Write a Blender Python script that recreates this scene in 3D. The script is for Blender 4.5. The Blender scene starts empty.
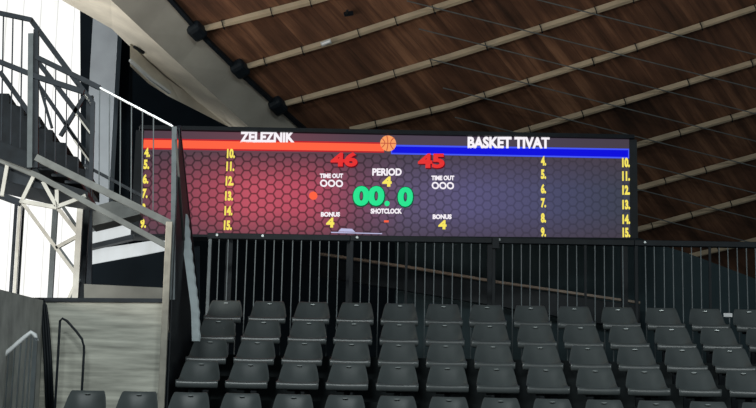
import bpy, bmesh, math, random
from mathutils import Vector, Matrix
random.seed(7)
C = bpy.context.scene.collection
SC = bpy.context.scene

# ------------------------------------------------------------------ camera
F = 1996.0
PITCH, YAW, ROLL = math.radians(13.67), math.radians(-0.91), math.radians(1.16)
CAM = Vector((0, 0, 1.6))
fw = Vector((math.sin(YAW)*math.cos(PITCH), math.cos(YAW)*math.cos(PITCH), math.sin(PITCH)))
rt0 = Vector((math.cos(YAW), -math.sin(YAW), 0))
up0 = rt0.cross(fw)
rt = rt0*math.cos(ROLL) + up0*math.sin(ROLL)
up = up0*math.cos(ROLL) - rt0*math.sin(ROLL)
cd = bpy.data.cameras.new('camera')
cd.sensor_width = 36; cd.lens = F*36/756; cd.clip_end = 200
cam = bpy.data.objects.new('camera', cd); C.objects.link(cam)
m = Matrix.Identity(4)
for i in range(3):
    m[i][0] = rt[i]; m[i][1] = up[i]; m[i][2] = -fw[i]; m[i][3] = CAM[i]
cam.matrix_world = m
SC.camera = cam

# ------------------------------------------------------------------ world, lights, exposure
SC.view_settings.view_transform = 'Standard'; SC.view_settings.look = 'None'
SC.view_settings.gamma = 1; SC.view_settings.use_curve_mapping = False
SC.view_settings.exposure = 0.0
w = bpy.data.worlds.new('hall_air'); SC.world = w; w.use_nodes = True
w.node_tree.nodes['Background'].inputs[0].default_value = (0.55, 0.68, 0.75, 1)
w.node_tree.nodes['Background'].inputs[1].default_value = 0.19

def area(name, loc, target, sx, sy, power, col):
    l = bpy.data.lights.new(name, 'AREA'); l.shape = 'RECTANGLE'; l.size = sx; l.size_y = sy
    l.energy = power; l.color = col
    o = bpy.data.objects.new(name, l); C.objects.link(o); o.location = loc
    o.rotation_euler = (Vector(target)-Vector(loc)).to_track_quat('-Z', 'Y').to_euler()
    return o
area('hall_lamp_court', (-3, 7.5, 11.5), (-1, 21, 4.5), 5, 1.2, 640, (0.92, 1.0, 1.0))
area('hall_lamp_right', (5.5, 8, 9.0), (-2, 20.5, 4.5), 3, 0.8, 270, (0.92, 1.0, 1.0))
area('daylight_from_side_windows', (-9.5, 17, 4.5), (0, 24, 9.2), 5, 4, 1300, (1.0, 0.95, 0.88))

# ------------------------------------------------------------------ pixel -> place helpers
def ray(px, py):
    return fw + rt*((px-378)/F) - up*((py-204)/F)
def at(px, py, Y):
    d = ray(px, py); return CAM + d*(Y/d.y)
def atX(px, py, X):
    d = ray(px, py); return CAM + d*(X/d.x)
def atplane(px, py, p0, n):
    d = ray(px, py); return CAM + d*((p0-CAM).dot(n)/d.dot(n))

# ------------------------------------------------------------------ materials
def mat(name, col, rough=0.6, metal=0.0, noise=0.0, scale=8.0, bump=0.0, spec=0.5, coords='Object', stretch=(1,1,1)):
    M = bpy.data.materials.new(name); M.use_nodes = True
    nt = M.node_tree; b = nt.nodes['Principled BSDF']
    b.inputs['Roughness'].default_value = rough; b.inputs['Metallic'].default_value = metal
    b.inputs['Specular IOR Level'].default_value = spec
    tc = nt.nodes.new('ShaderNodeTexCoord'); mp = nt.nodes.new('ShaderNodeMapping')
    mp.inputs['Scale'].default_value = stretch
    nt.links.new(tc.outputs[coords], mp.inputs[0])
    nz = nt.nodes.new('ShaderNodeTexNoise'); nz.inputs['Scale'].default_value = scale; nz.inputs['Detail'].default_value = 6
    nt.links.new(mp.outputs[0], nz.inputs['Vector'])
    rp = nt.nodes.new('ShaderNodeValToRGB')
    rp.color_ramp.elements[0].position = 0.3; rp.color_ramp.elements[1].position = 0.7
    rp.color_ramp.elements[0].color = (*[c*(1-noise) for c in col], 1)
    rp.color_ramp.elements[1].color = (*[min(1, c*(1+noise)) for c in col], 1)
    nt.links.new(nz.outputs['Fac'], rp.inputs[0]); nt.links.new(rp.outputs[0], b.inputs['Base Color'])
    if bump:
        bp = nt.nodes.new('ShaderNodeBump'); bp.inputs['Strength'].default_value = bump; bp.inputs['Distance'].default_value = 0.01
        nt.links.new(nz.outputs['Fac'], bp.inputs['Height']); nt.links.new(bp.outputs[0], b.inputs['Normal'])
    return M
def emit(name, col, s=1.0):
    M = bpy.data.materials.new(name); M.use_nodes = True
    b = M.node_tree.nodes['Principled BSDF']
    b.inputs['Base Color'].default_value = (0.01, 0.01, 0.01, 1)
    b.inputs['Specular IOR Level'].default_value = 0.05; b.inputs['Emission Color'].default_value = (*col, 1); b.inputs['Emission Strength'].default_value = s
    return M

SEAT = mat('seat_plastic', (0.066, 0.076, 0.076), 0.30, noise=0.18, scale=5, bump=0.04, coords='Object')
SLOT = mat('seat_slot_metal', (0.26, 0.28, 0.275), 0.3, 0.4)
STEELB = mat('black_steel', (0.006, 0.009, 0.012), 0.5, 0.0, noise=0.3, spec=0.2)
STEELD = mat('dark_steel', (0.011, 0.016, 0.022), 0.45, 0.0, noise=0.3, spec=0.3)
STEELG = mat('grey_steel', (0.085, 0.10, 0.105), 0.45, 0.3, noise=0.2)
STEELP = mat('pale_galvanised_steel_and_highlight', (0.42, 0.42, 0.385), 0.5, 0.1, noise=0.15)
STEELM = mat('mid_grey_painted_steel', (0.13, 0.14, 0.135), 0.5, 0.2, noise=0.2)
BRIGHT = mat('bare_steel_and_highlight', (0.60, 0.62, 0.62), 0.3, 0.4)
STAND = mat('painted_stand_decking', (0.034, 0.041, 0.043), 0.8, noise=0.3, spec=0.2)
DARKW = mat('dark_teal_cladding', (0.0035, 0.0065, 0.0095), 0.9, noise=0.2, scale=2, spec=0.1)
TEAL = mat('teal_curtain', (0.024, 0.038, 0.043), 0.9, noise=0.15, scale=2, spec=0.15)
CONCW = mat('board_marked_concrete', (0.48, 0.475, 0.41), 0.85, noise=0.38, scale=3.0, bump=0.3, stretch=(0.6, 1, 6))
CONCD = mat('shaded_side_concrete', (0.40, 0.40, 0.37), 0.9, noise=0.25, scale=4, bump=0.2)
PARAP = mat('grey_parapet_paint', (0.125, 0.128, 0.115), 0.8, noise=0.2, scale=3)
CONCB = mat('edge_beam_concrete', (0.29, 0.275, 0.235), 0.85, noise=0.18, scale=1.5, bump=0.1)
PALEC = mat('pale_gutter_lit_fascia', (0.68, 0.64, 0.54), 0.7, noise=0.2, scale=2.0)
GREYC = mat('grey_column_paint', (0.26, 0.295, 0.33), 0.8, noise=0.1, scale=3)
RIBW = mat('pale_timber', (0.37, 0.29, 0.195), 0.65, noise=0.15, scale=3)
POSTW = mat('worn_post_paint', (0.32, 0.30, 0.25), 0.6, noise=0.3, scale=6)
FLOORM = mat('hall_floor', (0.10, 0.08, 0.06), 0.5, noise=0.2)
SHEETM = mat('pale_ribbed_sheet', (0.64, 0.71, 0.72), 0.5, noise=0.1)
RAILW = mat('brown_rail_wood', (0.22, 0.17, 0.13), 0.6, noise=0.25, scale=5)
WHITEP = mat('white_rail_paint', (0.85, 0.87, 0.87), 0.3)
PAPER = mat('white_paper', (0.9, 0.9, 0.9), 0.6)

# ------------------------------------------------------------------ object helpers
ROOT = {}
def thing(name, label, cat, loc, group=None):
    o = bpy.data.objects.new(name, None); C.objects.link(o); o.empty_display_size = 0.1
    o.location = loc; o['label'] = label; o['category'] = cat
    if group: o['group'] = group
    ROOT[o.name] = Vector(loc)
    return o
def obj(name, bm, M, parent=None, smooth=False, bevel=0.0, origin=None, ang=40):
    off = ROOT[parent.name] if parent else (Vector(origin) if origin is not None else Vector((0, 0, 0)))
    bmesh.ops.translate(bm, verts=bm.verts, vec=-off)
    bmesh.ops.recalc_face_normals(bm, faces=bm.faces)
    me = bpy.data.meshes.new(name); bm.to_mesh(me); bm.free()
    me.materials.append(M)
    if smooth:
        for p in me.polygons: p.use_smooth = True
    o = bpy.data.objects.new(name, me); C.objects.link(o)
    if parent: o.parent = parent; ROOT[o.name] = off
    else: o.location = off
    if bevel:
        b = o.modifiers.new('bevel', 'BEVEL'); b.width = bevel; b.segments = 2; b.limit_method = 'ANGLE'
    return o
def tag(o, label, cat, group=None):
    o['label'] = label; o['category'] = cat
    if group: o['group'] = group
    return o
def struct(o):
    o['kind'] = 'structure'; return o
def bar(bm, p, q, a, b=None, upv=(0, 0, 1)):
    """box beam p->q, a = size along 'upv' side, b = size across"""
    b = a if b is None else b
    p, q = Vector(p), Vector(q); d = (q-p).normalized(); u = Vector(upv)
    if abs(d.dot(u)) > 0.98: u = Vector((0, 1, 0))
    s = d.cross(u).normalized(); t = s.cross(d).normalized()
    vs = [bm.verts.new(e + s*(i*b/2) + t*(j*a/2)) for e in (p, q) for i, j in ((-1,-1),(1,-1),(1,1),(-1,1))]
    for f in ((0,1,2,3),(7,6,5,4),(0,4,5,1),(1,5,6,2),(2,6,7,3),(3,7,4,0)):
        bm.faces.new([vs[k] for k in f])
    return bm
def tube(bm, pts, r, n=8):
    rings = []
    for i, p in enumerate(pts):
        p = Vector(p)
        d = (Vector(pts[min(i+1, len(pts)-1)]) - Vector(pts[max(i-1, 0)])).normalized()
        u = Vector((0, 0, 1)) if abs(d.z) < 0.95 else Vector((0, 1, 0))
        s = d.cross(u).normalized(); t = s.cross(d)
        rings.append([bm.verts.new(p + (s*math.cos(2*math.pi*k/n) + t*math.sin(2*math.pi*k/n))*r) for k in range(n)])
    for a, b in zip(rings, rings[1:]):
        for k in range(n): bm.faces.new((a[k], a[(k+1) % n], b[(k+1) % n], b[k]))
    bm.faces.new(rings[0]); bm.faces.new(rings[-1])
    return bm
def box(bm, lo, hi):
    vs = [bm.verts.new((x, y, z)) for x in (lo[0], hi[0]) for y in (lo[1], hi[1]) for z in (lo[2], hi[2])]
    for f in ((0,1,3,2),(4,6,7,5),(0,4,5,1),(2,3,7,6),(0,2,6,4),(1,5,7,3)):
        bm.faces.new([vs[k] for k in f])
    return bm
def slab(bm, pts, ext):
    """polygon extruded along ext"""
    a = [bm.verts.new(Vector(p)) for p in pts]; b = [bm.verts.new(Vector(p)+Vector(ext)) for p in pts]
    bm.faces.new(a); bm.faces.new(b[::-1])
    n = len(a)
    for k in range(n): bm.faces.new((a[k], a[(k+1) % n], b[(k+1) % n], b[k]))
    return bm
N = bmesh.new
ORD = ['first','second','third','fourth','fifth','sixth','seventh','eighth','ninth','tenth','eleventh','twelfth','thirteenth','fourteenth']

# ------------------------------------------------------------------ stand geometry (from the seat grid)
X0, PIT = -2.083, 0.5
def row_y(k): return 19.28 + (k-1)*0.822 - (0.072 if k == 1 else 0)          # k = 1 front .. 5 back
def row_z(k): return 1.6 + 2.81 + (k-1)*0.368 - (0.083 if k == 1 else 0) - 0.675   # tread level
WALLY = 19.66                                   # concrete wall behind the left end of the front row
XG = atX(168, 330, -2.28).x                     # side guard plane
XG = at(171, 300, WALLY-0.05).x

# ------------------------------------------------------------------ STRUCTURE
struct(obj('floor', box(N(), (-12, -2, -0.2), (12, 36.5, 0)), FLOORM))
struct(obj('wall_back', box(N(), (-13, 36.0, 0), (13, 36.3, 15)), DARKW))

# terraced stand
bm = N()
for k in range(0, 6):
    y0 = row_y(k)-0.5 if k > 0 else 17.6
    y1 = row_y(k+1)-0.5 if k < 5 else 25.2
    zt = row_z(k) if k > 0 else row_z(1)-0.37
    xl = -6.2 if k <= 1 else XG+0.03
    if k == 1:
        box(bm, (-6.2, y0, 0), (XG+0.02, WALLY-0.003, zt)); box(bm, (XG+0.02, y0, 0), (6.5, y1, zt))
    else:
        box(bm, (xl, y0, 0), (6.5, y1, zt))
struct(obj('floor_terrace', bm, STAND))

# concrete wall behind the left end of the front row + coping
pa, pb = at(46, 301, WALLY), at(167, 301, WALLY)
bm = slab(N(), [at(40, 301.5, WALLY), at(167, 302.5, WALLY), (pb.x, WALLY, row_z(1)+0.0), (at(40,301,WALLY).x, WALLY, row_z(1)+0.0)], (0, 0.2, 0))
struct(obj('wall_stair', bm, CONCW))
bm = slab(N(), [at(38, 297.5, WALLY-.02), at(167, 298.5, WALLY-.02), at(167, 302.5, WALLY-.02), at(38, 301.5, WALLY-.02)], (0, 0.26, 0))
struct(obj('trim_1', bm, STEELD))
# pale parapet standing behind it
bm = slab(N(), [at(84, 284, 20.6), at(169, 288, 20.6), at(169, 330, 20.6), at(84, 330, 20.6)], (0, 0.15, 0))
struct(obj('wall_parapet', bm, PARAP))
# dark concrete side wall at far left
XS = at(45, 301, WALLY).x
bm = slab(N(), [atX(46, 301, XS), atX(30, 297, XS), atX(-25, 283, XS), atX(-25, 500, XS), (XS, WALLY, row_z(1)-.3)], (-0.18, 0, 0))
struct(obj('wall_left', bm, CONCD))

# ------------------------------------------------------------------ ROOF
def roofD(px, py):
    s = py + 0.29*(px-450); return 1.08/(0.042194 - 2.063e-5*(s-30))
def atD(px, py, D):                               # D = distance along the view axis
    return CAM + ray(px, py)*D
r0, r1, r2 = (atD(px, py, roofD(px, py)) for px, py in ((250, 20), (700, 20), (450, 260)))
RN = (r1-r0).cross(r2-r0).normalized()
if RN.dot(CAM-r0) < 0: RN = -RN                  # points to the hall
def roof(px, py, off=0.0): return atplane(px, py, r0+RN*off, RN)
def woodmat():
    M = bpy.data.materials.new('roof_boards'); M.use_nodes = True
    nt = M.node_tree; L = nt.links.new; b = nt.nodes['Principled BSDF']; b.inputs['Roughness'].default_value = 0.7
    b.inputs['Specular IOR Level'].default_value = 0.3
    tc = nt.nodes.new('ShaderNodeTexCoord')
    mp = nt.nodes.new('ShaderNodeMapping'); mp.inputs['Scale'].default_value = (0.28, 4.0, 1); L(tc.outputs['UV'], mp.inputs[0])
    n1 = nt.nodes.new('ShaderNodeTexNoise'); n1.inputs['Scale'].default_value = 1.2; n1.inputs['Detail'].default_value = 7; n1.inputs['Roughness'].default_value = .65
    L(mp.outputs[0], n1.inputs['Vector'])
    n2 = nt.nodes.new('ShaderNodeTexNoise'); n2.inputs['Scale'].default_value = 0.55; n2.inputs['Detail'].default_value = 5
    L(tc.outputs['UV'], n2.inputs['Vector'])
    # board joints
    sx = nt.nodes.new('ShaderNodeSeparateXYZ'); L(tc.outputs['UV'], sx.inputs[0])
    mu = nt.nodes.new('ShaderNodeMath'); mu.operation = 'MULTIPLY'; mu.inputs[1].default_value = 7.0; L(sx.outputs[1], mu.inputs[0])
    fl = nt.nodes.new('ShaderNodeMath'); fl.operation = 'FLOOR'; L(mu.outputs[0], fl.inputs[0])
    wn = nt.nodes.new('ShaderNodeTexWhiteNoise'); wn.noise_dimensions = '1D'; L(fl.outputs[0], wn.inputs['W'])
    fr = nt.nodes.new('ShaderNodeMath'); fr.operation = 'FRACT'; L(mu.outputs[0], fr.inputs[0])
    gt = nt.nodes.new('ShaderNodeMath'); gt.operation = 'GREATER_THAN'; gt.inputs[1].default_value = 0.93; L(fr.outputs[0], gt.inputs[0])
    rp = nt.nodes.new('ShaderNodeValToRGB'); e = rp.color_ramp.elements
    e[0].position = 0.30; e[0].color = (0.036, 0.017, 0.010, 1); e[1].position = 0.75; e[1].color = (0.31, 0.150, 0.080, 1)
    x = e.new(0.52); x.color = (0.120, 0.053, 0.029, 1)
    a = nt.nodes.new('ShaderNodeMath'); a.operation = 'MULTIPLY_ADD'; a.inputs[1].default_value = 0.10; L(wn.outputs[0], a.inputs[0])
    c = nt.nodes.new('ShaderNodeMath'); c.operation = 'MULTIPLY_ADD'; c.inputs[1].default_value = 0.6; c.inputs[2].default_value = -0.335; L(n2.outputs['Fac'], c.inputs[0])
    L(n1.outputs['Fac'], a.inputs[2])
    s = nt.nodes.new('ShaderNodeMath'); s.operation = 'ADD'; L(a.outputs[0], s.inputs[0]); L(c.outputs[0], s.inputs[1])
    L(s.outputs[0], rp.inputs[0])
    mx = nt.nodes.new('ShaderNodeMix'); mx.data_type = 'RGBA'; mx.inputs[7].default_value = (0.03, 0.015, 0.01, 1)
    h = nt.nodes.new('ShaderNodeMath'); h.operation = 'MULTIPLY'; h.inputs[1].default_value = 0.35; L(gt.outputs[0], h.inputs[0])
    L(h.outputs[0], mx.inputs[0]); L(rp.outputs[0], mx.inputs[6]); L(mx.outputs[2], b.inputs['Base Color'])
    return M
ROOFM = woodmat()
pts = [roof(*p) for p in ((30, -200), (1050, -200), (1050, 335), (520, 335), (345, 168), (308, 133), (276, 105), (240, 73), (203, 37), (170, 0), (95, -80))]
ce = obj('ceiling', slab(N(), pts, -RN*0.15), ROOFM); struct(ce)
ux = (roof(400, 60)-roof(320, -30)).normalized(); uy = RN.cross(ux)
uvl = ce.data.uv_layers.new(name='UVMap')
for lp in ce.data.loops:
    v = ce.data.vertices[lp.vertex_index].co - r0
    uvl.data[lp.index].uv = (v.dot(ux), v.dot(uy))

# edge beam in concrete, window light on its left face put into colour
ST = [((95,-80),(25,-75),(-20,-62)), ((170,0),(111,0),(58,-2)), ((203,37),(146,33),(112,29)), ((240,73),(180,64.5),(150,66)), ((276,105),(215,96),(196,102)), ((308,133),(249,127.5),(232,127)), ((345,168),(290,165),(280,166))]
def D_of(p): return (p-CAM).dot(fw)
def beam_pts(st):
    A = roof(*st[0], 0.03); dA = D_of(A)
    B = atD(*st[1], dA-0.45); c = atD(*st[2], dA+0.35)
    back = atD(st[0][0]-25, st[0][1]-8, dA+0.9)
    return A, B, c, back
bm = N(); rings = [[bm.verts.new(p) for p in beam_pts(s)] for s in ST]
for a, b in zip(rings, rings[1:]):
    for i, j in ((0,1),(2,3),(3,0)): bm.faces.new((a[i], a[j], b[j], b[i]))
    bm.faces.new((a[1], a[2], b[2], b[1]))
bm.faces.new(rings[0]); bm.faces.new(rings[-1])
eb = struct(obj('beam_edge', bm, CONCB))
eb.data.materials.append(PALEC)
for p in eb.data.polygons:
    vs = {v % 4 for v in p.vertices}
    if len(p.vertices) == 4 and vs == {1, 2}: p.material_index = 1
# light gutter channel hung under the fascia
gl = [((130, 44), (130, 66)), ((150, 63), (149, 84)), ((168, 79), (168, 96)), ((182, 89), (181, 102.5)), ((232, 126), (231, 128))]
bm = N(); rr = []
for t, b_ in gl:
    Dm = D_of(roof(t[0]+85, t[1]))+0.25
    tp, bt = atD(*t, Dm), atD(*b_, Dm+0.1)
    q = fw*0.25
    rr.append([bm.verts.new(x) for x in (tp, bt, bt+q, tp+q)])
for a, b in zip(rr, rr[1:]):
    for i in range(4): bm.faces.new((a[i], a[(i+1) % 4], b[(i+1) % 4], b[i]))
bm.faces.new(rr[0]); bm.faces.new(rr[-1])
g = thing('roof_gutter', 'pale gutter channel slung under the concrete edge beam, right of the grey column', 'gutter', tuple(atD(160, 85, 25.2)))
obj('channel', bm, PALEC, g)
bm = N()
for (x0, y0, x1, y1) in ((130, 60, 152, 80), (152, 80, 170, 93)):
    bar(bm, atD(x0, y0, D_of(roof(x0+85, y0-16))+.2), atD(x1, y1, D_of(roof(x1+85, y1-16))+.2), 0.035)
obj('lip', bm, BRIGHT, g)
bm = N(); bar(bm, atD(134, 46.5, D_of(roof(219, 46))+.1), atD(144, 53, D_of(roof(229, 52))+.1), 0.03)
obj('bracket', bm, STEELB, g)['label'] = 'dark short bracket at the top of the channel'

# black strip drawn for the shadow line where the boards meet the beam
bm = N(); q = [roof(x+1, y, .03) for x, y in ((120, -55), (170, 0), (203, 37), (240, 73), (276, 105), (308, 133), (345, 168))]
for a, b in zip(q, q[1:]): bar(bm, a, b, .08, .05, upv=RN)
struct(obj('shadow_line_strip', bm, STEELB))
# ribs
RIBS = [[(195,31),(250,17),(316,0),(420,-30)], [(238,69),(330,42),(450,3.4),(560,-32)], [(276,106),(362,83),(450,57),(560,22),(640,-4),(730,-34)],
        [(350,130),(450,106),(600,59),(756,7.6),(800,-7)], [(400,171),(525,130.6),(640,97),(756,61.8),(800,48)], [(480,191),(634,146),(756,110.6),(800,98)],
        [(500,228),(634,189.4),(756,156),(800,144)], [(520,262),(634,230.6),(756,197),(800,185)], [(560,292),(690,256),(735,245.5),(800,228)]]
RIBN = ['topmost', 'second', 'third', 'fourth', 'fifth', 'sixth', 'seventh', 'eighth']
for i, r in enumerate(RIBS):
    lab = ('pale timber roof rib, %s of nine counting down the boarded ceiling' % RIBN[i]) if i < 8 else 'lowest pale roof rib, seen through the fence bars on the right'
    T = thing('roof_rib', lab, 'rib', tuple(roof(*r[0], 0.05)), 'timber ribs under the boarded roof')
    r = r + [(r[-1][0]+d_, r[-1][1]-.30*d_) for d_ in (120, 240)]          # the ribs run on past the frame
    P = [roof(*p, 0.05) for p in r]
    bm = N()
    wdt = 0.042 if i < 3 else .036 if i < 6 else .032 if i < 8 else .025
    rings = []
    for k, p in enumerate(P):
        d = (P[min(k+1, len(P)-1)]-P[max(k-1, 0)]).normalized(); s = d.cross(RN).normalized()
        ww = wdt*(0.45 if k == 0 and i < 3 else 1.15 if i < 3 else 1)
        rings.append([bm.verts.new(p + s*a*ww/2 + RN*b_*0.04) for a, b_ in ((-1,-1),(1,-1),(1,1),(-1,1))])
    for a, b in zip(rings, rings[1:]):
        for j in range(4): bm.faces.new((a[j], a[(j+1) % 4], b[(j+1) % 4], b[j]))
    bm.faces.new(rings[0]); bm.faces.new(rings[-1])
    obj('batten', bm, RIBW, T)
    # dark straps along the rib
    L = 0.62 if i < 3 else 0.75
    nst = 0; acc = 0.35
    for k in range(len(P)-1):
        seg = (P[k+1]-P[k]).length; d = (P[k+1]-P[k]).normalized(); s = d.cross(RN).normalized()
        while acc < seg:
            q = P[k]+d*acc
            bm = N(); bar(bm, q-s*0.036, q+s*0.036, 0.09, 0.011, upv=RN)
            bar(bm, q+s*0.03, q+s*0.09+d*0.01, 0.018, 0.018, upv=RN)
            obj('strap', bm, STEELB, T); acc += L*random.choice((0.8, 1, 1.2))
        acc -= seg
    if i < 3:
        ed = (roof(237, 70)-roof(200, 33)).normalized()          # along the roof edge
        e = roof(r[0][0]+1, r[0][1]-1, 0.06)
        bm = N(); bar(bm, e-ed*0.10, e+ed*0.14, 0.17, 0.20, upv=RN)
        obj('end_shoe', bm, STEELB, T, bevel=0.055)
# small lamp tray on the second rib, dark bracket on the boards
T = thing('rib_lamp', 'small pale lamp tray resting on the second roof rib', 'lamp', tuple(roof(326, 42, 0.1)))
bm = N(); bar(bm, roof(321, 44.5, 0.11), roof(331, 41, 0.11), 0.05, 0.035, upv=RN); obj('tray', bm, BRIGHT, T)
bm = N(); bar(bm, roof(322, 44.5, 0.145), roof(330, 41.3, 0.145), 0.02, 0.02, upv=RN); obj('tube', bm, PAPER, T)
T = thing('ceiling_hook', 'small black hook fixed to the roof boards between the two upper ribs', 'hook', tuple(roof(349, 13.5, 0.02)))
bm = N(); bar(bm, roof(344, 14.5, 0.03), roof(353, 13, 0.03), 0.05, 0.035, upv=RN); obj('plate', bm, STEELB, T)
bm = N(); bar(bm, roof(346, 14.5, 0.03), roof(347.5, 10.5, 0.1), 0.025, 0.025, upv=RN); obj('arm', bm, STEELB, T)
# tie wires
for i, y in enumerate([26, 60, 85, 112.5, 138, 164.4, 190.3, 215]):
    xa = 395+12*i; xb = 960
    p = [roof(xx, y+.252*(xx-641.7), 0.11) for xx in (xa, (xa+xb)/2, xb)]
    tag(obj('tie_wire', tube(N(), p, 0.0078, 6), STEELM, origin=p[0]), 'thin grey steel tie wire crossing under the roof ribs, %s from the top' % ORD[i], 'wire', 'tie wires under the roof')

# ------------------------------------------------------------------ WINDOW WALL (left)
def winmat(name, s, tint=(1, 1, 1)):
    M = bpy.data.materials.new(name); M.use_nodes = True
    nt = M.node_tree; L = nt.links.new; b = nt.nodes['Principled BSDF']
    tc = nt.nodes.new('ShaderNodeTexCoord'); mp = nt.nodes.new('ShaderNodeMapping'); mp.inputs['Scale'].default_value = (3, 3, .5)
    L(tc.outputs['Object'], mp.inputs[0])
    n = nt.nodes.new('ShaderNodeTexNoise'); n.inputs['Scale'].default_value = 2; n.inputs['Detail'].default_value = 4; L(mp.outputs[0], n.inputs['Vector'])
    r = nt.nodes.new('ShaderNodeValToRGB'); r.color_ramp.elements[0].position = .3; r.color_ramp.elements[0].color = (.86*tint[0], .86*tint[1], .82*tint[2], 1)
    r.color_ramp.elements[1].position = .6; r.color_ramp.elements[1].color = (tint[0], tint[1], .985*tint[2], 1); L(n.outputs['Fac'], r.inputs[0])
    b.inputs['Base Color'].default_value = (.12, .12, .12, 1); b.inputs['Roughness'].default_value = .3
    L(r.outputs[0], b.inputs['Emission Color']); b.inputs['Emission Strength'].default_value = s
    return M
WIN = winmat('daylit_channel_glass', 1.05); WIN2 = winmat('daylit_ribbon_glass', 0.60, (.88, .95, 1.0))
GLJ = winmat('glazing_joint', 0.75)
WY = 27.6
wn1 = bpy.data.objects.new('window_1', None); C.objects.link(wn1); wn1['kind'] = 'structure'; wn1.location = at(30, 300, WY); ROOT[wn1.name] = Vector(wn1.location)
edges = [-52, -33, -16, 1, 18, 35.5, 52.5, 69.5, 88.5]
for a, b in zip(edges, edges[1:]):
    x0, x1 = at(a, 100, WY).x, at(b, 100, WY).x
    top, bot = at(a, -30, WY).z, at(a, 330, WY).z
    obj('glass_panel', box(N(), (x0+.008, WY, bot), (x1-.008, WY+.04, top)), WIN, wn1)
    obj('joint', box(N(), (x1-.008, WY-.012, bot), (x1+.008, WY+.05, top)), GLJ, wn1)
# ribbon windows seen under the stair, left of the scoreboard foot
wn2 = bpy.data.objects.new('window_2', None); C.objects.link(wn2); wn2['kind'] = 'structure'; wn2.location = at(120, 240, 23.85); ROOT[wn2.name] = Vector(wn2.location)
obj('glass_panel', slab(N(), [at(90, 229, 23.85), at(113, 224, 23.85), at(146, 219, 23.85), at(146, 228.5, 23.85), at(126, 236, 23.85), at(90, 246.5, 23.85)], (0, .04, 0)), WIN2, wn2)
obj('glass_panel', slab(N(), [at(88, 250, 23.85), at(130, 244, 23.85), at(176, 237, 23.85), at(176, 248, 23.85), at(130, 257, 23.85), at(88, 265, 23.85)], (0, .04, 0)), WIN2, wn2)
bm = N(); bar(bm, at(86, 248.5, 23.75), at(178, 227, 23.75), 0.06, 0.1); obj('rail', bm, STEELD, wn2)
bm = N(); bar(bm, at(88, 230, 23.75), at(140, 216, 23.75), 0.05, 0.1); obj('rail', bm, STEELG, wn2)

# grey column
cx = at(113, 150, 24.0); 
def colpt(px, dy): return at(px, 150, 24.0+dy)
a_, b_ = at(85.5, 150, 25.75), at(111.5, 150, 25.65)
d_, c_ = a_+Vector((.03, .19, 0)), b_+Vector((.03, .19, 0))
ztop = at(110, 15, 25.7).z
bm = slab(N(), [(p.x, p.y, 0) for p in (a_, b_, c_, d_)], (0, 0, ztop))
obj('column_grey', bm, GREYC)['kind'] = 'structure'
bm = slab(N(), [at(80, 10, 25.95), at(130.5, 10, 25.95), at(128.5, 330, 25.95), at(82, 330, 25.95)], (0, .25, 0)); struct(obj('column_shade_panel', bm, DARKW))  # first panel is put in for the column's shaded right face
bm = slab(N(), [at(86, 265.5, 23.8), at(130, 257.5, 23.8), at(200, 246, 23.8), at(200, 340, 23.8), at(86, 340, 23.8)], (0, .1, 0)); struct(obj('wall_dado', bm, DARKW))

# ------------------------------------------------------------------ SCOREBOARD
TL, TR = at(141, 130.5, 23.45), at(632, 139.5, 24.6)
BLz = at(140, 234.5, 23.45).z; BRz = at(632, 238.2, 24.6).z
z_top = (TL.z+TR.z)/2; z_bot = (BLz+BRz)/2
print('scoreboard z', TL.z, TR.z, BLz, BRz)
ex = Vector((TR.x-TL.x, TR.y-TL.y, 0)); SW = ex.length; ex.normalize()
sn = Vector((ex.y, -ex.x, 0))                     # toward the hall
O = Vector((TL.x, TL.y, 0))
# side heights may differ slightly: take a level rectangle
def sb(u, z, n=0.0): return O + ex*u + Vector((0, 0, z)) + sn*n
def sbpix(px, py):
    p = atplane(px, py, O, sn); return ((p-O).dot(ex), p.z)
SBT = thing('scoreboard', 'wide red and blue basketball scoreboard lit up behind the fence', 'scoreboard', (O+ex*SW/2).to_tuple())
CX = (O+ex*SW/2)
def sbox(u0, u1, z0, z1, n0, n1, bm=None):
    bm = bm or N()
    return slab(bm, [sb(u0, z0, n0), sb(u1, z0, n0), sb(u1, z1, n0), sb(u0, z1, n0)], sn*(n1-n0))
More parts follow.
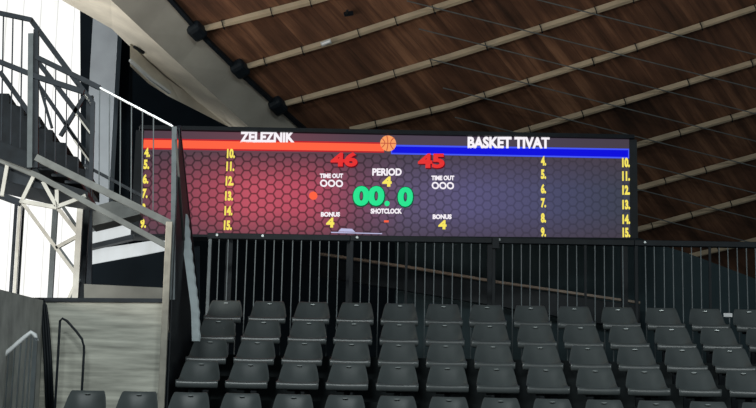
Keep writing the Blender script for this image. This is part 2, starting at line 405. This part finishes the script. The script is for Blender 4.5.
# screen with level top / bottom edges following the two measured ends
zt = lambda u: TL.z+(TR.z-TL.z)*u/SW
zb = lambda u: BLz+(BRz-BLz)*u/SW
def screenmat():
    M = bpy.data.materials.new('led_screen'); M.use_nodes = True
    nt = M.node_tree; L = nt.links.new; b = nt.nodes['Principled BSDF']
    def MA(op, a, c=None, d=None):
        n = nt.nodes.new('ShaderNodeMath'); n.operation = op
        for i, v in enumerate((a, c, d)):
            if v is None: continue
            if isinstance(v, (int, float)): n.inputs[i].default_value = v
            else: L(v, n.inputs[i])
        return n.outputs[0]
    tc = nt.nodes.new('ShaderNodeTexCoord'); sx = nt.nodes.new('ShaderNodeSeparateXYZ'); L(tc.outputs['UV'], sx.inputs[0])
    U, V = sx.outputs[0], sx.outputs[1]           # metres from the lower left corner
    R = 0.1165
    px, py = MA('DIVIDE', U, R), MA('DIVIDE', V, R)
    S3 = math.sqrt(3)
    def cell(ox, oy):
        x = MA('SUBTRACT', MA('FLOORED_MODULO', MA('ADD', px, ox), S3), S3/2)
        y = MA('SUBTRACT', MA('FLOORED_MODULO', MA('ADD', py, oy), 1.0), 0.5)
        x, y = MA('ABSOLUTE', x), MA('ABSOLUTE', y)
        return MA('MAXIMUM', MA('ADD', MA('MULTIPLY', x, 0.866), MA('MULTIPLY', y, 0.5)), y)
    h = MA('MINIMUM', cell(0, 0), cell(S3/2, 0.5))  # 0 centre .. 0.5 edge
    ln = nt.nodes.new('ShaderNodeMapRange'); ln.inputs['From Min'].default_value = 0.37; ln.inputs['From Max'].default_value = 0.47
    ln.inputs['To Min'].default_value = 1; ln.inputs['To Max'].default_value = 0; L(h, ln.inputs['Value'])
    fill = ln.outputs[0]
    un = MA('DIVIDE', U, SW); vn = MA('DIVIDE', V, 1.2)
    r = nt.nodes.new('ShaderNodeValToRGB'); e = r.color_ramp.elements
    cols = [(0.0, (.12, .045, .07)), (.10, (.27, .055, .085)), (.22, (.52, .08, .12)), (.33, (.48, .07, .115)), (.43, (.19, .06, .105)), (.53, (.11, .082, .16)), (.66, (.095, .084, .19)), (.85, (.062, .064, .13)), (1.0, (.042, .048, .07))]
    e[0].position, e[0].color = cols[0][0], (*cols[0][1], 1); e[1].position, e[1].color = cols[-1][0], (*cols[-1][1], 1)
    for p, c in cols[1:-1]:
        k = e.new(p); k.color = (*c, 1)
    L(un, r.inputs[0])
    # graphic fades to slate at the top and the bottom of the board
    vv = MA('ABSOLUTE', MA('SUBTRACT', vn, 0.40))
    fd = nt.nodes.new('ShaderNodeMapRange'); fd.inputs['From Min'].default_value = 0.12; fd.inputs['From Max'].default_value = 0.46; L(vv, fd.inputs['Value'])
    mx = nt.nodes.new('ShaderNodeMix'); mx.data_type = 'RGBA'; mx.inputs[7].default_value = (.060, .042, .058, 1)
    L(MA('MULTIPLY', fd.outputs[0], .85), mx.inputs[0]); L(r.outputs[0], mx.inputs[6])
    # line strength: strong on the red half, faint on the blue half
    st = nt.nodes.new('ShaderNodeMapRange'); st.inputs['From Min'].default_value = 0.35; st.inputs['From Max'].default_value = 0.7
    st.inputs['To Min'].default_value = 0.72; st.inputs['To Max'].default_value = 0.30; L(un, st.inputs['Value'])
    hd = nt.nodes.new('ShaderNodeMath'); hd.operation = 'LESS_THAN'; hd.inputs[1].default_value = 0.87; L(vn, hd.inputs[0])
    k = MA('SUBTRACT', 1.0, MA('MULTIPLY', MA('MULTIPLY', MA('SUBTRACT', 1.0, fill), st.outputs[0]), hd.outputs[0]))
    m2 = nt.nodes.new('ShaderNodeVectorMath'); m2.operation = 'SCALE'; L(mx.outputs[2], m2.inputs[0]); L(k, m2.inputs['Scale'])
    b.inputs['Base Color'].default_value = (.01, .01, .011, 1); b.inputs['Roughness'].default_value = .6; b.inputs['Specular IOR Level'].default_value = .12
    L(m2.outputs[0], b.inputs['Emission Color']); b.inputs['Emission Strength'].default_value = 1.0
    return M
bm = N(); vs = [bm.verts.new(p) for p in (sb(0, zb(0), 0), sb(SW, zb(SW), 0), sb(SW, zt(SW), 0), sb(0, zt(0), 0))]
bv = [bm.verts.new(v.co - sn*0.05) for v in vs]
bm.faces.new(vs); bm.faces.new(bv[::-1])
for k in range(4): bm.faces.new((vs[k], vs[(k+1) % 4], bv[(k+1) % 4], bv[k]))
scr = obj('screen', bm, screenmat(), SBT)
ul = scr.data.uv_layers.new(name='UVMap')
for lp in scr.data.loops:
    p = scr.data.vertices[lp.vertex_index].co + ROOT[SBT.name]
    u = (p-O).dot(ex); ul.data[lp.index].uv = (u, p.z-zb(u))
# cabinet behind the screen and thin dark frame
bm = slab(N(), [sb(-.02, zb(0)-.03, -.052), sb(SW+.02, zb(SW)-.03, -.052), sb(SW+.02, zt(SW)+.05, -.052), sb(-.02, zt(0)+.05, -.052)], -sn*0.16)
obj('cabinet', bm, STEELB, SBT)
bm = N()
bar(bm, sb(-.02, zt(0)+.03, 0), sb(SW+.02, zt(SW)+.03, 0), .05, .1)
bar(bm, sb(-.02, zb(0)-.02, 0), sb(SW+.02, zb(SW)-.02, 0), .03, .1)
bar(bm, sb(-.012, zb(0), 0), sb(-.012, zt(0), 0), .02, .1); bar(bm, sb(SW+.012, zb(SW), 0), sb(SW+.012, zt(SW), 0), .02, .1)
obj('frame', bm, STEELB, SBT)
for u in [sbpix(px, 237)[0] for px in (231, 352, 493, 627)]:
    bm = N(); bar(bm, sb(u, row_z(5), -.13), sb(u, zb(u)+.05, -.13), .08, .08); obj('leg', bm, STEELB, SBT)
# ---- graphics
E = {k: emit('led_'+k, c, s) for k, c, s in (('white', (.95, .9, .95), 1.0), ('red', (.80, .03, .03), 1.0), ('orange', (1.0, .12, .05), 1.0), ('darkred', (.50, .01, .02), 1.0),
     ('blue', (.0, .0, .72), 1.0), ('lightblue', (.06, .10, .92), 1.0), ('yellow', (.95, .80, .12), 1.0), ('green', (.02, .78, .28), 1.0), ('palepurple', (.5, .5, .75), 1.0), ('ball', (.95, .35, .12), 1.0), ('seam', (.55, .10, .05), 1.0), ('deepgreen', (.0, .10, .04), .9), ('deepred', (.14, .0, .01), .9))}
def quad_px(name, pts, M, n0=0.001, th=0.004):
    p2 = [sbpix(*p) for p in pts]
    bm = slab(N(), [sb(u, z, n0) for u, z in p2], sn*th)
    return obj(name, bm, M, SBT)
def text_px(name, txts, M, bold=0.02, n0=0.004, shadow=None):
    """txts: list of (string, x0, y0, x1, y1) in one mesh"""
    bm = N()
    for s, x0, y0, x1, y1 in txts:
        cu = bpy.data.curves.new('t', 'FONT'); cu.body = s; cu.size = 1; cu.offset = bold; cu.extrude = 0.0; cu.resolution_u = 4
        to = bpy.data.objects.new('t', cu); C.objects.link(to)
        dg = bpy.context.evaluated_depsgraph_get(); me = bpy.data.meshes.new_from_object(to.evaluated_get(dg))
        bpy.data.objects.remove(to); bpy.data.curves.remove(cu)
        xs = [v.co.x for v in me.vertices]; ys = [v.co.y for v in me.vertices]
        xa, xb, ya, yb = min(xs), max(xs), min(ys), max(ys)
        c0, c1 = sbpix(x0, (y0+y1)/2), sbpix(x1, (y0+y1)/2); zt_, zb_ = sbpix((x0+x1)/2, y0)[1], sbpix((x0+x1)/2, y1)[1]
        t = bmesh.new(); t.from_mesh(me); bpy.data.meshes.remove(me)
        for v in t.verts:
            u = c0[0]+(v.co.x-xa)/(xb-xa)*(c1[0]-c0[0]); z = zb_+(v.co.y-ya)/(yb-ya)*(zt_-zb_)
            z += (c1[1]-c0[1])*((v.co.x-xa)/(xb-xa)-.5)
            v.co = sb(u, z, n0)
        r = bmesh.ops.extrude_face_region(t, geom=list(t.faces))
        bmesh.ops.translate(t, verts=[g for g in r['geom'] if isinstance(g, bmesh.types.BMVert)], vec=sn*0.004)
        tm = bpy.data.meshes.new('t'); t.to_mesh(tm); t.free(); bm.from_mesh(tm); bpy.data.meshes.remove(tm)
    return obj(name, bm, M, SBT)
quad_px('team_bar', [(141.5, 138.3), (384, 142.6), (384, 152.8), (141.5, 149.2)], E['darkred'])['label'] = 'orange-red bar under the left team name'
quad_px('team_bar', [(142, 139.8), (384, 144.1), (384, 151.5), (142, 147.8)], E['orange'], .004)
quad_px('team_bar', [(391, 144.8), (629, 148.8), (629, 158.6), (391, 154.2)], E['lightblue'])['label'] = 'blue bar under the right team name'
quad_px('team_bar', [(392, 146.5), (628, 150.3), (628, 157.2), (392, 152.9)], E['blue'], .004)
text_px('team_name', [('ZELEZNIK', 240, 131.6, 294.5, 142.6)], E['white'], .05)
text_px('team_name', [('BASKET TIVAT', 467.5, 136.8, 549.5, 148.6)], E['white'], .045)
def disc(name, px, py, r, M, n0=.009):
    u, z = sbpix(px, py); u2, _ = sbpix(px+r, py); R = u2-u
    return obj(name, slab(N(), [sb(u+R*math.cos(a*math.pi/14), z+R*math.sin(a*math.pi/14), n0) for a in range(28)], sn*.004), M, SBT), (u, z, R)
bl, (bu, bz, bR) = disc('ball_emblem', 388, 143.6, 8.0, E['ball'])
bm = N()
for f in ((lambda t: (t, .05*t+.0)), (lambda t: (.15*(1-t*t)-.2, t)), (lambda t: (.75-.45*(1-t*t), .8*t)), (lambda t: (-.85+.4*(1-t*t), .6*t))):
    q = [sb(bu+bR*f(t)[0]*.95, bz+bR*f(t)[1]*.95, .015) for t in [k/5-1 for k in range(11)] if True]
    tube(bm, q, .006, 4)
obj('ball_seam', bm, E['seam'], bl)
text_px('score', [('46', 330.5, 152.4, 357.4, 166.8)], E['red'], .045, .008)
text_px('score', [('45', 417.8, 153.6, 444.4, 168.3)], E['red'], .045, .008)
text_px('score_shadow', [('46', 331.2, 153.3, 358.3, 167.9)], E['deepred'], .06, .001)
text_px('score_shadow', [('45', 418.5, 154.5, 445.3, 169.4)], E['deepred'], .06, .001)
text_px('caption', [('PERIOD', 372.2, 168.4, 401.6, 175.8)], E['white'], .04)
text_px('caption', [('SHOTCLOCK', 370.6, 208.6, 401.9, 213.8)], E['white'], .05)
text_px('caption', [('TIME OUT', 319.7, 173.6, 343, 178.2)], E['white'], .05)
text_px('caption', [('TIME OUT', 431.3, 175.7, 454.2, 180.4)], E['white'], .05)
text_px('caption', [('BONUS', 320.8, 212.1, 339.9, 216.8)], E['white'], .05)
text_px('caption', [('BONUS', 432.6, 214.4, 451.5, 219.2)], E['white'], .05)
text_px('yellow_digit', [('4', 382.2, 176.6, 391.6, 186.8)], E['yellow'], .05)
text_px('yellow_digit', [('4', 326.1, 217.7, 334.2, 227.6)], E['yellow'], .05)
text_px('yellow_digit', [('4', 438.3, 220.2, 446.4, 229.4)], E['yellow'], .05)
text_px('clock_digits', [('00', 353, 186.2, 384.2, 206.0), ('.', 384.3, 201, 389.5, 206.4), ('0', 397.6, 187.2, 412.8, 206.9)], E['green'], .055, .008)
text_px('clock_shadow', [('00', 352.2, 185.5, 385.4, 207.3)], E['deepgreen'], .08, .001)
text_px('clock_shadow', [('0', 396.8, 186.4, 414.0, 208)], E['deepgreen'], .08, .001)
quad_px('red_dash', [(384, 220.4), (388.6, 220.4), (388.6, 222.4), (384, 222.4)], E['orange'])
disc('possession_dot', 313.2, 195.8, 4.2, E['orange'], .003)
for px, py in ((323.6, 183.4), (331.4, 183.5), (339.2, 183.7), (435.2, 185.7), (442.7, 185.8), (450.2, 185.9)):
    u, z = sbpix(px, py); R = .038
    obj('timeout_ring', tube(N(), [sb(u+R*math.cos(a*math.pi/10), z+R*math.sin(a*math.pi/10), .01) for a in range(21)], .0105, 5), E['white'], SBT)
def column(nums, xs, ys, wd):
    n = len(nums)
    for k, (t, y) in enumerate(zip(nums, ys)):
        x = xs[0]+(xs[1]-xs[0])*k/(n-1)
        text_px('player_number', [(t, x-wd/2, y-4.8, x+wd/2, y+4.8)], E['yellow'], .055)
S1 = ['4.', '5.', '6.', '7.', '8.', '9.']; S2 = ['10.', '11.', '12.', '13.', '14.', '15.']
column(S1, (147.2, 143.2), (152.5, 164.5, 179, 193.6, 208.4, 223.5), 5.8)
column(S2, (230.9, 227.8), (153.5, 166.5, 181, 196, 210.8, 225.4), 8)
column(S1, (543.4, 543.3), (161, 174.3, 188.8, 203, 218, 232.2), 5.2)
column(S2, (625.8, 626.2), (162.6, 176.2, 190.2, 204.7, 219.4, 232.6), 7.6)
quad_px('ticker_strip', [(331, 231.9), (382, 233.3), (382, 234.1), (331, 232.9)], E['palepurple'])
quad_px('ticker_emblem', [(341, 228.5), (352, 229), (355, 232), (338, 231.6)], E['palepurple'], .005)

# ------------------------------------------------------------------ SEATS
def seat_shell():
    bm = N()
    # (toward hall, height, half width, side rise)
    prof = [(.352, .374, .205, .0), (.372, .377, .211, .0), (.382, .392, .213, .001), (.382, .436, .214, .003), (.370, .452, .214, .008), (.32, .448, .212, .016), (.21, .432, .208, .040), (.10, .436, .204, .066),
            (.045, .462, .202, .068), (.014, .52, .198, .056), (-.012, .59, .189, .040), (-.032, .655, .177, .024), (-.046, .700, .165, .012), (-.056, .716, .157, .004), (-.070, .716, .155, 0), (-.078, .698, .156, 0)]
    nx = 10; G = []
    for i, (f, z, h, s) in enumerate(prof):
        a = prof[max(i-1, 0)]; b = prof[min(i+1, len(prof)-1)]
        t = Vector((b[0]-a[0], b[1]-a[1])).normalized(); nf, nz = t.y, -t.x      # surface normal (toward sitter)
        if nf < 0 and i < 4: nf, nz = 0, 1
        row = []
        for j in range(nx+1):
            q = -1+2*j/nx; e = abs(q)**3*s*1.3
            row.append(bm.verts.new((q*h, -(f+e*abs(nf)), z+e*abs(nz))))
        G.append(row)
    for a, b in zip(G, G[1:]):
        for j in range(nx): bm.faces.new((a[j], a[j+1], b[j+1], b[j]))
    return bm
sm = N(); sm.free()
def seat_proto():
    T = thing('stadium_seat', 'x', 'seat', (0, 0, 0), 'black stadium seats on the terraced stand')
    sh = obj('shell', seat_shell(), SEAT, T, smooth=True)
    so = sh.modifiers.new('solid', 'SOLIDIFY'); so.thickness = .012; so.offset = -1
    sb_ = sh.modifiers.new('sub', 'SUBSURF'); sb_.levels = 1; sb_.render_levels = 2
    bm = N()
    pts = [Vector((.026*math.cos(a*math.pi/8), 0, .0055*math.sin(a*math.pi/8))) for a in range(16)]
    slab(bm, [p+Vector((0, .018, .679)) for p in pts], (0, .022, 0))
    obj('grip_slot', bm, SLOT, T)
    bm = N()
    box(bm, (-.03, -.26, 0), (.03, -.20, .405)); box(bm, (-.11, -.30, .395), (.11, -.12, .418)); box(bm, (-.09, -.28, 0), (.09, -.18, .012))
    obj('bracket', bm, STEELB, T)
    return T
def dup(root, loc):
    r = root.copy(); C.objects.link(r); r.location = loc
    for ch in list(root.children):
        c = ch.copy(); C.objects.link(c); c.parent = r
    return r
proto = seat_proto(); used = False
ROWS = {5: (0, 12, 'back row against the fence'), 4: (0, 12, 'second row below the fence'), 3: (0, 11, 'third row below the fence'), 2: (0, 11, 'fourth row below the fence'), 1: (-2, 11, 'lowest row in view')}
for k in (5, 4, 3, 2, 1):
    c0, c1, rn = ROWS[k]
    for c in range(c0, c1+1):
        loc = (X0+c*PIT, row_y(k)-.03, row_z(k))
        s = dup(proto, loc) if used else proto
        s.location = loc; used = True
        s.rotation_euler.z = random.uniform(-.012, .012)
        if k == 1 and c < 0:
            s['label'] = 'black stadium seat before the concrete wall, ' + ('farther from the worn post' if c == -2 else 'next to the worn post')
        else:
            s['label'] = ('black plastic stadium seat, %s from the left in the %s' % (ORD[c], rn)) if k > 1 else 'black stadium seat in the lowest row, %s one right of the worn post' % ORD[c]

# ------------------------------------------------------------------ FENCE behind the back row
FY = 23.0
fz0 = row_z(5)
fzt = at(480, 240.6, FY).z
XA = at(210.5, 236, FY).x
PW = at(352, 240, FY).x-XA
posts = [XA + i*PW for i in range(5)]
for i in range(4):
    xa, xb = posts[i], posts[i+1]
    T = thing('fence_panel', ['leftmost dark railing panel behind the back row, its end post free', 'dark railing panel second from the left, beneath the shot clock', 'dark railing panel third from the left, under the right team name', 'dark railing panel right of the scoreboard, at the picture edge'][i], 'fence', (xa, FY, fz0), 'railing panels behind the back row')
    obj('top_rail', box(N(), (xa-(.03 if i == 0 else .019), FY-.03, fzt-.035), (xb-.021 if i < 3 else xb+.3, FY+.03, fzt+.035)), STEELB, T, bevel=.006)
    obj('lower_rail', box(N(), (xa, FY-.015, fz0+.10), (xb-.022, FY+.015, fz0+.14)), STEELD, T)
    obj('post', box(N(), (xa-.02, FY-.025, fz0), (xa+.02, FY+.025, fzt-.036)), STEELG if i == 0 else STEELB, T, bevel=.004)
    n = 15 if i < 3 else 18
    for j in range(1, n):
        x = xa + j*PW/15.5 + random.uniform(-.004, .004)
        if x > xb-.04 and i < 3: continue
        thick = (i == 1 and j == 6) or (i == 2 and j == 10) or (i == 3 and j == 8)
        r = .014 if thick else .0052
        jit = random.uniform(-.008, .008)
        bm = N(); bar(bm, (x+jit, FY, fz0+.1), (x, FY, fzt-.03), r*2, r*2)
        obj('baluster', bm, STEELB if thick else STEELG, T)
    for bx in ((.08, .62) if i == 0 else (.06,) if i < 3 else (.1,)):
        bm = N(); tube(bm, [(xa+bx, FY-.045, fzt+.005), (xa+bx, FY-.028, fzt+.005)], .016, 8); obj('bolt', bm, SLOT, T)
    if i == 2:
        obj('latch_plate', box(N(), (xa-.02, FY-.05, fzt-.10), (xa+.06, FY-.031, fzt+.03)), STEELB, T)
# white note beside the fence foot, right
q = at(728, 315, FY-.04)
tag(obj('paper_note', box(N(), (q.x-.05, FY-.037, q.z-.022), (q.x+.05, FY-.032, q.z+.022)), PAPER, origin=(q.x, FY-.034, q.z)), 'small white paper note fixed low on the fence near the right edge', 'note')

# teal curtain wall and its rail behind the fence
bm = slab(N(), [at(395, 215, 26), at(632, 236, 26), at(690, 254, 26), at(930, 345, 26), at(930, 420, 26), at(395, 420, 26)], (0, .1, 0))
obj('wall_curtain', bm, TEAL)['kind'] = 'structure'
bm = N(); 
for a, b in (((320, 254), (420, 269)), ((420, 269), (500, 282.5)), ((500, 282.5), (640, 303))):
    bar(bm, at(*a, 25.7), at(*b, 25.7), .03, .06)
tag(obj('timber_rail', bm, RAILW, origin=at(320, 254, 25.7)), 'long sloping brown rail seen through the fence bars', 'rail')
bm = slab(N(), [at(320, 258, 25.75), at(640, 306, 25.75), at(640, 330, 25.75), at(320, 276, 25.75)], (0, .08, 0))
obj('wall_skirt', bm, STEELB)['kind'] = 'structure'

# ------------------------------------------------------------------ SIDE GUARD of the stand and its end post
T = thing('side_guard', 'dark tapering guard panel closing the left side of the stand', 'guard', (XG, WALLY+.1, row_z(2)))
pz = at(171, 126, WALLY-.03)
tri = [Vector((XG, WALLY-.03, row_z(1))), Vector((XG, WALLY-.03, pz.z)), atX(179.5, 133, XG), atX(190, 228, XG), atX(201, 332, XG)]
tri.append(Vector((XG, tri[-1].y, row_z(2)-.2)))
obj('panel', slab(N(), tri, (.012, 0, 0)), STEELB, T)
bm = N()
for a, b in zip(tri[1:4], tri[2:5]): bar(bm, a, b, .03, .035)
obj('edge_rail', bm, STEELD, T)
bm = N(); bar(bm, atX(176, 140, XG+.02), atX(184, 240, XG+.02), .02, .02); obj('inner_bar', bm, STEELM, T)
bm = N(); bar(bm, at(172.5, 300, WALLY+.0), at(174.5, 127, WALLY+.0), .035, .05, upv=(0, 1, 0)); obj('front_tube', bm, STEELG, T)
# pale ribbed sheet along the guard
bm = N(); prev = None
ys = [(186.5, 188), (187.5, 188), (199, 322)]
NN = 22
L_, R_ = [], []
for k in range(NN+1):
    y = 214+k/NN*(341-214)
    def ip(tab):
        for (y0, x0), (y1, x1) in zip(tab, tab[1:]):
            if y <= y1: return x0+(x1-x0)*(y-y0)/(y1-y0)
        return tab[-1][1]
    xl = ip([(214, 185.6), (250, 183.2), (309, 191), (341, 192)]); xr = ip([(214, 186.8), (250, 190.6), (309, 198), (341, 199)]) + (.5 if k % 2 else -.4)
    L_.append(at(xl, y, 20.45)); R_.append(at(xr, y, 20.52))
va = [bm.verts.new(p) for p in L_]; vb = [bm.verts.new(p) for p in R_]
vc = [bm.verts.new(p+Vector((.012, .03, 0))) for p in L_]; vd = [bm.verts.new(p+Vector((.012, .03, 0))) for p in R_]
for k in range(NN):
    bm.faces.new((va[k], va[k+1], vb[k+1], vb[k])); bm.faces.new((vc[k], vd[k], vd[k+1], vc[k+1]))
    bm.faces.new((va[k], vc[k], vc[k+1], va[k+1])); bm.faces.new((vb[k], vb[k+1], vd[k+1], vd[k]))
bm.faces.new((va[0], vb[0], vd[0], vc[0])); bm.faces.new((va[-1], vc[-1], vd[-1], vb[-1]))
obj('ribbed_sheet', bm, SHEETM, T)['label'] = 'pale narrow ribbed sheet along the guard edge'
# worn end post
bm = N(); bar(bm, at(166.0, 412, WALLY-.06), at(169.5, 236, WALLY-.06), .05, .07, upv=(0, 1, 0))
p0 = at(166.5, 408, WALLY-.06)
T = thing('end_post', 'worn pale post at the right end of the concrete wall', 'post', (p0.x, p0.y, row_z(1)))
bm.free(); bm = N(); pt = at(169.5, 222, WALLY-.06); bar(bm, (pt.x, pt.y, row_z(1)), pt, .05, .066, upv=(0, 1, 0))
obj('shaft', bm, POSTW, T, bevel=.005)


# ------------------------------------------------------------------ STAIR with its railings (left)
SY = 20.4
T = thing('steel_staircase', 'dark steel staircase flight descending right toward the worn post', 'staircase', tuple(at(60, 190, SY)))
def sbar(name, M, a, b, t, d=None, Y=SY, Y2=None, parent=None, bevel=0):
    bm = N(); bar(bm, at(*a, Y), at(*b, Y2 or Y), t, d or t)
    return obj(name, bm, M, parent or T, bevel=bevel)
sbar('stringer', STEELM, (36, 157.5), (171, 224), .07, .05)
sbar('stringer', STEELM, (-20, 151), (40, 177), .055, .05, SY+.05)
sbar('stringer', STEELM, (40, 177), (168.5, 247), .055, .05, SY+.05)
for a, b in (((34, 176), (21, 203)), ((8, 162), (2, 196)), ((43, 182), (57, 207)), ((57, 190), (57, 208)), ((57, 207), (86, 196))): sbar('strut', STEELP, a, b, .04, .04, SY+.06)
sbar('lower_tie', STEELP, (20, 201), (57, 207.5), .04, .04, SY+.06)
sbar('channel_beam', STEELB, (-20, 143), (34, 163), .17, .08, SY+.02)
sbar('handrail', STEELD, (-20, 54), (34, 75.5), .05, .05)
sbar('handrail', STEELD, (36, 57), (100, 88), .05, .05)
sbar('handrail', BRIGHT, (100, 88), (173, 126.5), .017, .04)  # highlight along this stretch of rail, put in as a bright bar
sbar('mid_rail', STEELD, (34, 76), (84, 92), .055, .05)
sbar('mid_rail', STEELD, (84, 165), (142, 196), .03, .03, SY+.05)
sbar('newel_post', STEELG, (31, 34), (30, 168), .055, .055)  # lit side of the post, put in as a lighter bar
sbar('newel_post', STEELD, (36.4, 30), (35.6, 168), .055, .055, SY+.02)  # dark side of the same post, put in as a darker bar
sbar('newel_post', STEELD, (93, 102), (91, 182), .035, .045)
sbar('handrail', STEELD, (-20, 9), (32, 20), .045, .05)
for x, y0, y1 in ((2, 16, 150), (11.5, 17, 152), (21, 18, 155)):
    sbar('baluster', STEELD, (x+1.5, y0), (x-1, y1), .014, .014)
for x, y0, y1 in ((45, 64, 160), (55, 68, 166), (66, 74, 172), (78, 80, 178)):
    sbar('baluster', STEELD, (x+.8, y0), (x, y1), .011, .011)
for x in (99, 109, 120, 131, 142, 153):
    sbar('baluster', STEELG, (x+.6, 88+(x-100)*.527), (x, 190+(x-100)*.497), .011, .011)
# treads of this flight seen from below
for i in range(3):
    x = 44+i*13.5; y = 164+i*6.7
    bm = N(); p = at(x, y+4, SY+.06); box(bm, (p.x-.07, SY+.08, p.z-.015), (p.x+.10, SY+.8, p.z+.015)); obj('tread', bm, STEELD, T)
# landing slab
p, q = at(-20, 165, SY+.1), at(88, 187, SY+.1)
bm = slab(N(), [at(-20, 160, SY+.1), at(36, 176, SY+.1), at(88, 191, SY+.1), at(88, 196, SY+.1), at(36, 188, SY+.1), at(10, 182, SY+.1), at(-20, 175, SY+.1)], (0, .7, 0)); obj('landing', bm, STEELD, T)

# upper flight in the back with dark steps against the glass
UY = 22.2
T2 = thing('upper_stair_flight', 'dark steps and crossed rails rising against the bright glass wall', 'staircase', tuple(at(50, 170, UY)))
prof = [(-25, 82), (-12, 82), (-12, 93), (9, 93.5), (9, 104), (24, 107), (24, 115.5), (40, 116.5), (40, 128.5), (52.6, 130), (52.6, 141.5), (65.5, 142.8), (65.5, 154.5), (78, 157), (78, 168), (88, 170), (88, 184), (-25, 166)]
bm = slab(N(), [at(x, y, UY) for x, y in prof], (0, .9, 0)); obj('step_flight', bm, STEELB, T2)
for nm, M, a, b, t in (('handrail', STEELD, (31, 20), (93, 104), .06), ('handrail_highlight', STEELP, (76, 84), (93.5, 106.5), .02), ('mid_rail', STEELD, (38, 62), (93, 133), .055), ('mid_rail', STEELD, (38, 84), (90, 160), .045),  # the pale strip is a highlight on the handrail, laid on as a bar
                    ('mid_rail', STEELD, (0, 72), (40, 128), .055), ('mid_rail', STEELD, (40, 88), (88, 158), .03), ('brace', STEELD, (60.5, 136), (84, 97), .045), ('brace', STEELD, (38, 80), (52, 128), .03)):
    bm = N(); bar(bm, at(*a, UY-.25), at(*b, UY-.25), t, .045); obj(nm, bm, M, T2)
for a, b in (((76, 114), (93, 137)), ((74, 140), (90, 162))):
    bm = N(); bar(bm, at(*a, UY-.29), at(*b, UY-.29), .018, .03); obj('rail_highlight', bm, STEELP, T2)  # pale bars drawn as highlights along the mid rails
bm = N(); bar(bm, at(90, 96, UY-.2), at(88, 300, UY-.2), .05, .08); obj('post', bm, STEELD, T2)

# truss tower under the stair
TY = 21.65
T3 = thing('truss_tower', 'pale lattice steel tower under the stair in front of the glass', 'tower', (at(80, 250, TY).x, TY, 0))
def tb(name, M, a, b, t, Y=TY, d=None):
    bm = N(); bar(bm, at(*a, Y), at(*b, Y), t, d or t); return obj(name, bm, M, T3)
def tpost(name, M, px, py0, t, Y, d=None, lean=-1.5):
    bm = N(); p = at(px, py0, Y); bar(bm, (p.x, Y, 0), p, t, d or t); return obj(name, bm, M, T3)
tpost('chord', STEELP, 81.3, 192, .06, TY, .066)
tpost('chord', STEELD, 87.5, 188, .06, TY+.1, .075)
tpost('chord', STEELG, 56, 200, .06, TY+.3, .058)
tpost('chord', STEELP, 20.5, 200, .04, TY+.25, .035)
tpost('chord', STEELD, 16.5, 200, .05, TY+.3, .03)
tpost('chord', STEELD, 24, 200, .05, TY+.3, .022)
for M, a, b, t in ((STEELP, (22, 202), (56, 248), .04), (STEELP, (56, 248), (78, 277), .04), (STEELP, (57, 207), (80, 236), .045), (STEELP, (56, 248), (80, 235), .04),
                   (STEELG, (61, 204), (77, 227), .035), (STEELG, (60, 249), (76, 271), .035), (STEELP, (78, 278), (68, 300), .03), (STEELG, (80, 279), (71, 300), .025)):
    tb('diagonal', M, a, b, t)
tb('tie', STEELD, (-15, 190), (21, 203), .07)
# soffit pieces under the landing, right of the tower
bm = slab(N(), [at(88, 208, 22.3), at(112, 201, 22.3), at(140, 206, 22.3), at(140, 214, 22.3), at(113, 221, 22.3), at(92, 226, 22.3)], (0, .3, 0))
tag(obj('stair_soffit', bm, STEELM, origin=at(112, 212, 22.3)), 'grey sloping soffit plate under the stair, left of the scoreboard', 'soffit')

# ------------------------------------------------------------------ small foreground rails at far left
RY = 17.9
T = thing('hand_railing', 'short railing with a bright top rail at the lower left corner', 'railing', tuple(at(20, 408, RY)))
def rb(name, M, a, b, t, d=None):
    bm = N(); bar(bm, at(*a, RY), at(*b, RY), t, d or t); return obj(name, bm, M, T)
bm = N(); tube(bm, [at(-22, 377, RY), at(0, 358.5, RY), at(25, 337, RY), at(31, 332.5, RY), at(35, 335, RY), at(36.5, 341, RY)], .022, 8); obj('top_rail', bm, WHITEP, T, smooth=True)
p = at(35.8, 338, RY); bm = N(); bar(bm, (p.x, RY, row_z(1)-.37), p, .04, .04); obj('post', bm, STEELG, T)
for x in (-4, 3, 9, 15, 21, 27, 31.5):
    t_ = at(x, 357.5-x*.75, RY); bm = N(); bar(bm, (t_.x-.01, RY, row_z(1)-.37), t_, .014, .014); obj('baluster', bm, STEELG, T)
# bent pipe standing in for a soft shadow on the concrete wall
LY = WALLY-.19
T = thing('shadow_pipe', 'dark bent pipe standing in for a soft shadow on the concrete wall', 'handrail', (at(60, 400, LY).x, LY, row_z(1)))
a, b = at(59.5, 330, LY), at(84, 352, LY)
bm = N(); tube(bm, [(a.x, LY, row_z(1)), (a.x, LY, a.z), at(60, 321, LY), at(62.5, 318.5, LY), at(67, 321, LY), at(76, 331, LY), at(82, 339, LY), at(84, 346, LY), (b.x, LY, b.z), (b.x, LY, row_z(1))], .0125, 8)
obj('shadow_pipe_tube', bm, STEELD, T, smooth=True)
# cable bundle hanging at the wall corner
T = thing('cable_bundle', 'bundle of dark cables hanging down the corner of the concrete wall', 'cable', tuple(at(46, 400, WALLY-.1)))
for i, dx in enumerate((0, 2.4, 4.6)):
    bm = N(); tube(bm, [at(33+dx, 299, WALLY-.06), at(38+dx, 300, WALLY-.08), at(41+dx, 306, WALLY-.1), at(43+dx*1.1, 325, WALLY-.1), at(45+dx*1.2, 360, WALLY-.1), at(47+dx*1.3, 412, WALLY-.1)], .017, 7)
    obj('cable', bm, STEELB, T, smooth=True)
